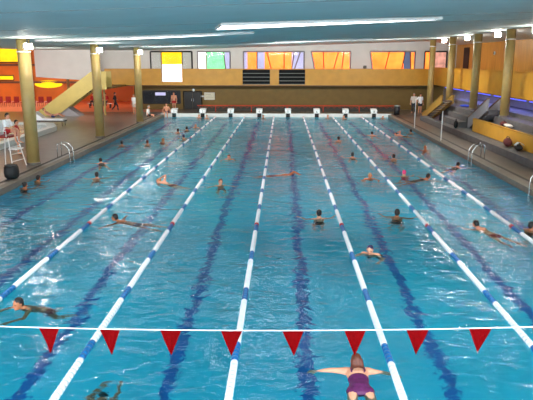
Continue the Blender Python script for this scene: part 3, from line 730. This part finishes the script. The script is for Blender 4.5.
# ------------------------------------------------------------------ people
def remesh(bm, name, m, parent, voxel, smooth=3, smooth_f=.5):
    me = bpy.data.meshes.new(name); bm.to_mesh(me); bm.free()
    o = bpy.data.objects.new(name+'_tmp', me); C.objects.link(o)
    r = o.modifiers.new('r', 'REMESH'); r.mode = 'VOXEL'; r.voxel_size = voxel
    if smooth:
        s = o.modifiers.new('s', 'SMOOTH'); s.iterations = smooth; s.factor = smooth_f
    bpy.context.view_layer.update()
    out = bpy.data.meshes.new_from_object(o.evaluated_get(bpy.context.evaluated_depsgraph_get()))
    bpy.data.objects.remove(o); out.name = name
    return link(name, out, m, parent, True)
Vv = Vector
def person(label, pose, loc, rz, hair='hair_dark', hairstyle='short', suit='suit_black', cut='trunks', skin='skin', scale=1., voxel=.018, straps=False, name='person'):
    t = thing(name, label, 'person', loc, rz); t.scale = (scale,)*3
    p = {k: Vv(v) for k, v in pose.items()}
    side = (p['shR']-p['shL']).normalized()
    hs = (p['hipR']-p['hipL']).normalized()
    def torso(bm, g=0., a=0., b=1.):
        top = p['neck']; pel = p['pel']; ch = p['chest']
        w = pel.lerp(ch,.45)
        chain = [(pel-(w-pel).normalized()*.07,(.135,.095)),(pel,(.165,.11)),(w,(.135,.095)),(ch,(.165,.115)),(ch.lerp(top,.55),(.175,.1)),(top,(.085,.07))]
        i0, i1 = a, b
        ks = [c for i, c in enumerate(chain) if i0 <= i/5 <= i1]
        tube(bm, [c[0] for c in ks], [(c[1][0]+g, c[1][1]+g) for c in ks], side=side, n=16)
    def limb(bm, pts, rad, g=0.): tube(bm, pts, [r+g for r in rad], n=10)
    hd = p['head']; fw = p['look'].normalized(); up = (hd-p['neck']).normalized(); sd = fw.cross(up)
    if sd.length < .2: sd = side.copy()
    sd.normalize(); up = sd.cross(fw).normalized()
    R = Matrix((sd, fw, up)).transposed()
    H = lambda x, y, z: hd + R @ Vv((x,y,z))
    bm = B()
    torso(bm)
    tube(bm, [p['neck']-(hd-p['neck'])*.25, p['neck'], hd-up*.03-fw*.015], [.07,.058,.055], n=12)
    ell(bm, hd+up*.02, (.076,.096,.105), R); ell(bm, H(0,.025,-.06), (.056,.068,.066), R)     # skull, jaw
    tube(bm, [H(0,.092,.012), H(0,.115,-.028)], [.012,.017], n=8)                              # nose
    ell(bm, H(0,.088,.03), (.05,.016,.012), R); ell(bm, H(0,.082,-.095), (.022,.02,.016), R)     # brow, chin
    for s in (-1,1): ell(bm, H(s*.078,-.008,0), (.014,.024,.034), R)                           # ears
    for s, S in ((-1,'L'),(1,'R')):
        sh, el, wr = p['sh'+S], p['el'+S], p['wr'+S]
        tube(bm, [p['chest'].lerp(p['neck'],.55), sh], [.085,.068], n=10)
        limb(bm, [sh, sh.lerp(el,.5), el], [.062,.05,.042]); limb(bm, [el, el.lerp(wr,.35), wr], [.042,.042,.028])
        d = (wr-el).normalized(); hn = Vv((0,0,1)); sv = d.cross(hn)
        if sv.length < .2: sv = side.copy()
        sv.normalize(); hn = sv.cross(d)
        tube(bm, [wr, wr+d*.05, wr+d*.095], [(.028,.018),(.042,.017),(.042,.014)], side=sv, n=10)
        for k, (off, ln) in enumerate(((-.034,.062),(-.012,.076),(.011,.082),(.033,.074))):
            if S == 'L': off = -off
            b0 = wr+d*.09+sv*off; m1 = b0+d*ln*.55+sv*off*.25-hn*.006; e1 = m1+d*ln*.45-hn*.018
            tube(bm, [b0,m1,e1], [.0105,.0095,.008], n=6)
        th = -1 if S == 'R' else 1; b0 = wr+d*.03+sv*.034*-th
        tube(bm, [b0, b0+d*.035-sv*th*.028-hn*.008, b0+d*.07-sv*th*.034-hn*.014], [.014,.0115,.009], n=6)
        hip, kn, an, to = p['hip'+S], p['kn'+S], p['an'+S], p['to'+S]
        limb(bm, [hip, hip.lerp(kn,.4), kn], [.092,.08,.056]); limb(bm, [kn, kn.lerp(an,.35), an], [.056,.055,.036])
        tube(bm, [an, an.lerp(to,.5), to], [(.036,.036),(.04,.03),(.038,.018)], side=hs, n=10)
        for k in range(5):
            o_ = hs*(-.03+.015*k); dd = (to-an).normalized(); tube(bm, [to+o_, to+o_+dd*.03], [.011,.009], n=6)
    remesh(bm, 'body', M[skin], t, voxel)
    # eyes and mouth
    for s in (-1,1):
        bm = B(); ell(bm, H(s*.032,.083,.008), (.014,.012,.009), R, 10); obj('eye', bm, M['eye'], t, True)
    bm = B(); ell(bm, H(0,.092,-.055), (.024,.01,.008), R, 10); obj('mouth', bm, M['lips'], t, True)
    # hair or cap
    bm = B()
    ell(bm, H(0,-.012,.03), (.086,.1,.106), R)
    if hairstyle == 'cap': pass
    elif hairstyle == 'short': ell(bm, H(0,-.05,-.01), (.074,.058,.075), R)
    elif hairstyle == 'bun': ell(bm, H(0,-.05,-.01), (.074,.058,.07), R); ell(bm, H(0,-.1,.08), (.045,.045,.045), R)
    elif hairstyle == 'long':
        ell(bm, H(0,-.055,-.02), (.082,.066,.09), R)
        nk = p['neck']
        for s in (-.055,-.02,.02,.055):
            tube(bm, [H(s,-.07,.03), H(s*1.25,-.1,-.06), nk - fw*.07 + R @ Vv((s*1.7,-.03,.02)), nk - fw*.13 + R @ Vv((s*1.5+.01,-.07,-.01))], [.04,.042,.034,.014], n=8)
    h = remesh(bm, 'swim_cap' if hairstyle == 'cap' else 'hair', M[hair], t, max(.012, voxel*.8), 2)
    Ri = R.transposed(); me = h.data; b2 = bmesh.new(); b2.from_mesh(me)
    kill = [v for v in b2.verts if (lambda q: (q.y > .03 and q.z < .055) or (q.y > -.005 and q.z < -.0 and hairstyle != 'long'))(Ri @ (v.co-hd))]
    bmesh.ops.delete(b2, geom=kill, context='VERTS'); bmesh.ops.solidify(b2, geom=b2.faces[:], thickness=.006); b2.to_mesh(me); b2.free()
    me.polygons.foreach_set('use_smooth', [True]*len(me.polygons))
    # clothing
    g = .012
    if cut in ('trunks','shorts','trousers'):
        bm = B(); torso(bm, g, 0., .25)
        tube(bm, [p['pel']-side*.02, p['pel']+side*.02], [.12,.12], n=12)
        for S in 'LR':
            q = {'trunks': .28, 'shorts': .55, 'trousers': 1.}[cut]; hip, kn, an = p['hip'+S], p['kn'+S], p['an'+S]
            tube(bm, [hip, hip.lerp(kn,q)], [.104,.1-.035*q], n=12)
            if cut == 'trousers': tube(bm, [kn, kn.lerp(an,.9)], [.068,.06], n=12)
        remesh(bm, {'trunks':'swim_trunks','shorts':'shorts','trousers':'trousers'}[cut], M[suit], t, max(.016,voxel), 2)
    if cut == 'suit':
        bm = B()
        if straps:
            pel, ch = p['pel'], p['chest']; w = pel.lerp(ch,.45)
            tube(bm, [pel-(w-pel).normalized()*.07, pel, w, w.lerp(ch,.55)], [(.135+g,.095+g),(.165+g,.11+g),(.135+g,.095+g),(.152+g,.106+g)], side=side, n=16)
        else: torso(bm, g, 0., .65)
        for S in 'LR': tube(bm, [p['hip'+S], p['hip'+S].lerp(p['kn'+S],.1)], [.102,.098], n=12)
        if straps:
            ax = (p['neck']-p['pel']).normalized(); bk = side.cross(ax)
            for s in (-1,1):
                for q in (-1,1):
                    c = p['chest']; tube(bm, [c+side*s*.1+bk*q*.1, c.lerp(p['neck'],.55)+side*s*.1+bk*q*.098, c.lerp(p['neck'],.75)+side*s*.095+bk*q*.03], [.017,.015,.016], n=8)
        remesh(bm, 'swimsuit', M[suit], t, max(.012,voxel*.8), 2)
    return t
def shirt(t, pose, m, sleeve=.7, voxel=.016):
    p = {k: Vv(v) for k, v in pose.items()}; side = (p['shR']-p['shL']).normalized(); g = .02
    bm = B(); w = p['pel'].lerp(p['chest'],.45)
    tube(bm, [p['pel'],w,p['chest'],p['chest'].lerp(p['neck'],.55),p['chest'].lerp(p['neck'],.85)], [(.18,.13),(.16,.12),(.185,.135),(.19,.118),(.1,.085)], side=side, n=16)
    for S in 'LR':
        sh, el = p['sh'+S], p['el'+S]
        tube(bm, [p['chest'].lerp(p['neck'],.5), sh, sh.lerp(el,sleeve)], [.095,.085,.066], n=12)
    remesh(bm, 'shirt', M[m], t, voxel, 2)

def sym(d, skew=0):
    out = {}
    for k, v in d.items():
        if k in ('sh','el','wr','hip','kn','an','to'):
            out[k+'R'] = v; out[k+'L'] = (-v[0], v[1], v[2])
        else: out[k] = v
    return out
# local axes: facing +y, water surface or ground at z = 0
BREAST = sym(dict(head=(0,.03,.12), look=(0,1,-.1), neck=(0,-.09,.0), chest=(0,-.26,-.07), pel=(0,-.68,-.16), sh=(.19,-.14,-.035), el=(.44,-.03,-.05), wr=(.66,.04,-.07), hip=(.09,-.72,-.17), kn=(.17,-1.1,-.28), an=(.2,-1.48,-.36), to=(.24,-1.6,-.42)))
BREAST2 = sym(dict(head=(0,.03,.14), look=(0,1,-.05), neck=(0,-.06,.01), chest=(0,-.17,-.13), pel=(0,-.46,-.42), sh=(.185,-.08,-.015), el=(.36,.14,-.12), wr=(.3,.4,-.1), hip=(.09,-.5,-.47), kn=(.2,-.62,-.86), an=(.22,-.98,-1.0), to=(.28,-1.08,-1.05)))
TREAD = sym(dict(head=(0,.02,.15), look=(0,1,0), neck=(0,-.01,.01), chest=(0,-.03,-.17), pel=(0,-.06,-.6), sh=(.185,-.02,-.04), el=(.4,.08,-.14), wr=(.54,.28,-.1), hip=(.09,-.06,-.64), kn=(.16,.16,-1.0), an=(.14,-.05,-1.36), to=(.15,.08,-1.44)))
CRAWL = dict(sym(dict(head=(0,.06,.06), look=(-.5,.8,-.2), neck=(0,-.09,.02), chest=(0,-.27,-.02), pel=(0,-.7,-.1), sh=(.18,-.12,.0), el=(.3,-.3,-.2), wr=(.26,-.6,-.2), hip=(.09,-.74,-.1), kn=(.1,-1.16,-.16), an=(.1,-1.55,-.2), to=(.1,-1.68,-.24))))
CRAWL.update(shR=(.18,-.08,.05), elR=(.36,.06,.24), wrR=(.3,.36,.08), anL=(-.1,-1.55,-.1), toL=(-.1,-1.68,-.12))
BACKS = dict(CRAWL); BACKS.update(head=(0,.05,.09), look=(0,-.35,1), elR=(.38,.12,.02), wrR=(.5,.4,.06))
HOLD = dict(TREAD); HOLD.update(elR=(.27,.2,-.12), wrR=(.18,.44,-.04), elL=(-.27,.2,-.12), wrL=(-.18,.44,-.04))
GLIDE = dict(BREAST); GLIDE.update(elR=(.24,.12,-.1), wrR=(.14,.38,-.1), elL=(-.3,.06,-.1), wrL=(-.3,.34,-.12))
DIVE = sym(dict(head=(0,.1,-.45), look=(0,1,-.6), neck=(0,-.05,-.42), chest=(0,-.24,-.42), pel=(0,-.68,-.42), sh=(.18,-.1,-.43), el=(.2,.18,-.5), wr=(.12,.44,-.5), hip=(.09,-.72,-.42), kn=(.14,-1.12,-.44), an=(.12,-1.5,-.46), to=(.14,-1.64,-.47)))
STAND = sym(dict(head=(0,.02,1.58), look=(0,1,-.05), neck=(0,-.01,1.43), chest=(0,0,1.22), pel=(0,0,.9), sh=(.19,-.01,1.37), el=(.25,-.03,1.09), wr=(.25,.08,.85), hip=(.09,0,.86), kn=(.1,.03,.47), an=(.11,-.02,.08), to=(.13,.14,.03)))
WALK = dict(STAND); WALK.update(knR=(.1,.2,.5), anR=(.1,.24,.09), toR=(.1,.4,.05), knL=(-.1,-.02,.48), anL=(-.1,-.3,.15), toL=(-.1,-.2,.03), elR=(.26,-.16,1.12), wrR=(.24,-.08,.88), elL=(-.26,.12,1.12), wrL=(-.22,.32,.96))
LOOKOUT = dict(STAND); LOOKOUT.update(elR=(.4,.04,1.16), wrR=(.2,.1,1.0), look=(.3,1,-.1))
SIT = sym(dict(head=(0,.06,.74), look=(0,1,-.2), neck=(0,.0,.58), chest=(0,-.02,.38), pel=(0,-.04,.1), sh=(.19,0,.52), el=(.25,.08,.26), wr=(.16,.3,.2), hip=(.09,0,.1), kn=(.12,.42,.1), an=(.12,.44,-.34), to=(.14,.6,-.42)))
SIT_EDGE = dict(SIT); SIT_EDGE.update(wrR=(.3,.05,.04), elR=(.3,-.04,.28), wrL=(-.3,.05,.04), elL=(-.3,-.04,.28))
RECL = sym(dict(head=(0,-.62,.56), look=(0,.8,.4), neck=(0,-.55,.42), chest=(0,-.42,.28), pel=(0,-.05,.11), sh=(.19,-.5,.38), el=(.26,-.28,.22), wr=(.2,-.02,.2), hip=(.09,0,.1), kn=(.1,.38,.28), an=(.1,.74,.07), to=(.12,.8,.18)))

# foreground swimmer
WOMAN = dict(BREAST); WOMAN.update(head=(0,.05,.12), look=(-.12,1,-.3), neck=(0,-.05,.02), chest=(0,-.2,.0), pel=(0,-.49,-.05), hipR=(.11,-.54,-.06), hipL=(-.11,-.54,-.06), shR=(.185,-.06,.01), shL=(-.185,-.06,.01), elR=(.39,.0,-.05), elL=(-.4,-.02,.0), wrR=(.58,.03,-.15), wrL=(-.6,-.0,-.04), knR=(.17,-.98,-.16), knL=(-.17,-.98,-.16), anR=(.16,-1.36,-.25), anL=(-.16,-1.36,-.25), toR=(.18,-1.5,-.3), toL=(-.18,-1.5,-.3))
person('woman in a purple swimsuit swimming away below the flags, arms spread wide', WOMAN, (1.17,8.55,.03), 0, 'hair_brown', 'long', 'suit_purple', 'suit', 'skin', 1., .009, True)

def sw(label, pose, x, y, rz, *a, z=-.02, **k): return person(label, pose, (x,y,z), rz, *a, voxel=.015 if y < 20 else .02, **k)
sw('swimmer with dark bun and black suit left of the fourth rope, seen from behind', TREAD, 1.14, 17.95, .15, 'hair_dark', 'bun', 'suit_black', 'suit', scale=1., straps=True)
sw('swimmer in a dark cap approaching with bent arms over a lane line, right of centre', BREAST2, 2.21, 14.4, PI-.35, 'cap_navy', 'cap', 'suit_navy', 'trunks')
sw('tanned swimmer in black suit from behind, left of the second rope from the right', TREAD, 3.56, 18.1, -.3, 'hair_dark', 'short', 'suit_black', 'suit', 'skin_tan', straps=True)
sw('bare-backed swimmer gliding up the pool left of the farthest right rope', GLIDE, 5.64, 16.95, .45, 'hair_dark', 'short', 'suit_red', 'trunks', 'skin')
sw('dark-haired swimmer beyond the farthest right rope at the frame edge', HOLD, 7.1, 16.7, -1.2, 'hair_dark', 'short', 'suit_black', 'suit', 'skin_tan')
sw('tanned dark-haired swimmer beside the farthest left rope at the frame edge', BREAST2, -5.1, 10.8, 2.5, 'hair_dark', 'short', 'suit_red', 'trunks', 'skin_tan')
sw('dark-haired swimmer right beside the left rope, body trailing to the right', BREAST, -5.02, 17.4, 1.3, 'hair_dark', 'short', 'suit_navy', 'trunks', 'skin_tan')
sw('swimmer gliding fully under water left of the purple-suited woman', DIVE, -2.78, 8.25, -.1, 'hair_dark', 'short', 'suit_black', 'trunks', 'skin_tan', z=-.3)
sw('dark head near the left wall beside the black drum, farther one', HOLD, -9.8, 23.4, -.3, 'hair_dark', 'short', 'suit_black', 'trunks', 'skin_tan')
sw('dark head close to the left wall at the black drum, nearer one', HOLD, -9.75, 22.0, -.4, 'hair_dark', 'bun', 'suit_black', 'suit', 'skin_tan')
sw('dark-haired swimmer alone in the open left lanes, nearest in the middle', TREAD, -7.64, 24.1, .2, 'hair_dark', 'short', 'suit_navy', 'trunks')
sw('dark-haired swimmer in the open left lanes behind the nearest one, near the wall', BREAST, -8.61, 27.9, .4, 'hair_dark', 'short', 'suit_black', 'suit')
sw('dark head by the left wall between the second and third pillars', TREAD, -9.18, 33.9, .2, 'hair_dark', 'short', 'suit_navy', 'trunks')
sw('swimmer in the far open left lanes, the left of a pair', HOLD, -7.8, 34.3, .2, 'hair_brown', 'short', 'suit_black', 'trunks')
sw('swimmer in the far open left lanes, the right of a pair', HOLD, -7.05, 35.1, -.5, 'hair_fair', 'short', 'suit_red', 'suit')
sw('dark head far away in the left lanes, left of two side by side', TREAD, -7.04, 40.2, -.1, 'hair_dark', 'short', 'suit_black', 'trunks')
sw('dark head far away in the left lanes, right of two side by side', TREAD, -6.65, 41.5, .2, 'hair_dark', 'bun', 'suit_black', 'suit')
sw('swimmer in a navy cap against the far left rope', HOLD, -6.12, 36.9, .6, 'cap_navy', 'cap', 'suit_navy', 'trunks')
sw('fair-haired swimmer far off beside the end of the left rope', BREAST2, -6.25, 43.1, PI, 'hair_fair', 'short', 'suit_red', 'suit')
sw('fair-skinned swimmer facing the viewer left of the third rope, farther of two', BREAST2, -2.61, 29.0, PI-.2, 'hair_brown', 'short', 'suit_black', 'trunks')
sw('brown-haired swimmer left of the third rope, nearer of two', TREAD, -2.4, 22.8, PI+.3, 'hair_brown', 'short', 'suit_navy', 'trunks')
sw('reddish swimmer stretched out between the two leftmost ropes', CRAWL, -4.88, 23.3, .9, 'hair_fair', 'short', 'suit_red', 'trunks', 'skin')
sw('swimmer with tanned back doing crawl on the centre lane line', CRAWL, .33, 25.2, -1.3, 'hair_brown', 'short', 'suit_navy', 'trunks', 'skin_tan', z=-.07)
sw('small dark head far off between the two ropes right of centre', TREAD, 3.38, 36.2, .1, 'hair_dark', 'short', 'suit_black', 'trunks')
sw('dark-haired swimmer with shoulders showing, right of the fourth rope in mid pool', TREAD, 3.5, 29.8, -.2, 'hair_dark', 'short', 'suit_black', 'suit')
sw('tanned swimmer in breaststroke left of the second rope from the right, mid pool', BREAST2, 3.58, 24.2, PI, 'hair_fair', 'short', 'suit_red', 'suit', 'skin_tan')
sw('dark-haired swimmer far off between the two rightmost ropes', BREAST, 5.81, 39.1, 0, 'hair_dark', 'short', 'suit_navy', 'trunks')
sw('swimmer with one arm raised beyond the farthest right rope', CRAWL, 7.4, 39.1, .6, 'hair_dark', 'short', 'suit_black', 'trunks')
sw('dark head in mid pool right of the second rope from the right', TREAD, 5.46, 29.3, 0, 'hair_dark', 'short', 'suit_black', 'trunks')
sw('swimmer wearing a bright pink cap', TREAD, 5.11, 24.9, .2, 'cap_pink', 'cap', 'suit_red', 'suit')
sw('dark swimmer just left of the farthest right rope beside the pink cap', BREAST, 5.95, 24.3, -1.1, 'hair_dark', 'short', 'suit_black', 'suit', 'skin_tan')
sw('tanned swimmer upright near the right wall below the farther staircase', TREAD, 7.7, 32.4, PI, 'hair_fair', 'short', 'suit_red', 'trunks', 'skin_tan')
sw('dark head at the foot of the farther white pole', HOLD, 8.55, 40.2, .4, 'hair_dark', 'short', 'suit_black', 'trunks')
sw('dark-haired swimmer with bare shoulders left of the right steel ladder', BREAST, 7.99, 27.2, -.6, 'hair_dark', 'short', 'suit_black', 'suit')
ends = [(-6.4,50.7,'dark-haired swimmer holding the far wall at the second starting block','hair_dark'),(-7.1,51.0,'fair swimmer resting at the far wall left of the second starting block','hair_fair'),(-1.64,50.8,'swimmer resting at the far wall right of the fourth starting block','hair_brown'),(5.1,50.6,'dark-haired swimmer at the far wall below the seventh starting block','hair_dark'),(3.8,50.9,'fair swimmer at the far wall left of the seventh starting block','hair_fair'),(9.6-1.2,50.8,'swimmer in a white cap at the far wall beside the dark bin','cap_white')]
for x, y, lb, hr in ends:
    sw(lb, HOLD, x, y, PI, hr, 'cap' if 'cap' in hr else 'short', 'suit_black', 'trunks')

# people on the decks
def dressed(label, pose, loc, rz, hair, bottom, bcut, top=None, sleeve=.7, skin='skin', hs='short', **k):
    t = person(label, pose, loc, rz, hair, hs, bottom, bcut, skin, 1., .018, **k)
    if top: shirt(t, pose, top, sleeve)
    return t
dressed('lifeguard in a white shirt and red shorts seated on the tall white chair', SIT, (-11.88,25.6,1.67), -PI/2-.15, 'hair_dark', 'suit_red', 'shorts', 'shirt_white', .8)
dressed('dark-haired person in a red top standing behind the lifeguard chair', LOOKOUT, (-13.0,29.0,DZ), -1.2, 'hair_dark', 'trousers', 'shorts', 'suit_red', .5)
dressed('bather reclining on the white lounger by the paddling pool', RECL, (-16.2,42.2,DZ+.58), -PI/2, 'hair_brown', 'suit_navy', 'trunks')
dressed('person in dark clothes walking across the deck under the left gallery', WALK, (-15.2,54.6,DZ), -1.2, 'hair_dark', 'trousers', 'trousers', 'trousers', 1.)
dressed('person in a white top standing by the farthest left pillar', STAND, (-12.7,51.5,DZ), 2.6, 'hair_fair', 'shirt_pale', 'shorts', 'shirt_white', .7)
dressed('bather in red trunks standing in front of the glazed opening', STAND, (-9.9,55.0,DZ), PI, 'hair_brown', 'suit_red', 'trunks')
dressed('person in a white shirt sitting on the far left corner of the deck', SIT_EDGE, (-11.1,49.6,DZ+.03), -PI/2, 'hair_grey', 'suit_black', 'shorts', 'shirt_white', .7)
dressed('bather sitting on the far pool edge left of the first starting block', SIT_EDGE, (-9.95,51.6,.29), PI, 'hair_brown', 'suit_navy', 'trunks')
dressed('person in a pale top standing at the far right corner, left of a pair', STAND, (11.5,53.6,DZ), PI-.4, 'hair_grey', 'trousers', 'trousers', 'shirt_pale', .8)
dressed('person in a white top standing at the far right corner, right of a pair', LOOKOUT, (11.95,53.1,DZ), PI+.3, 'hair_dark', 'trousers', 'shorts', 'shirt_white', .7)
for x, y, lb, top in ((-18.4,58.5,'person in red sitting on a bench behind the left staircase, left of two','suit_red'),(-17.2,58.6,'person in red sitting on a bench behind the left staircase, right of two','suit_red')):
    dressed(lb, SIT, (x,y,DZ+.55), PI, 'hair_dark', 'trousers', 'trousers', top, .8)
t = thing('bench', 'plain white bench behind the left staircase', 'bench', (-17.8,58.65,DZ-.005))
bar('seat', -1.2,1.2,-.2,.2,.39,.45,M['white_plastic'],t)
for x in (-1.,1.): bar('leg', x-.05,x+.05,-.18,.18,0,.39,M['dark'],t)
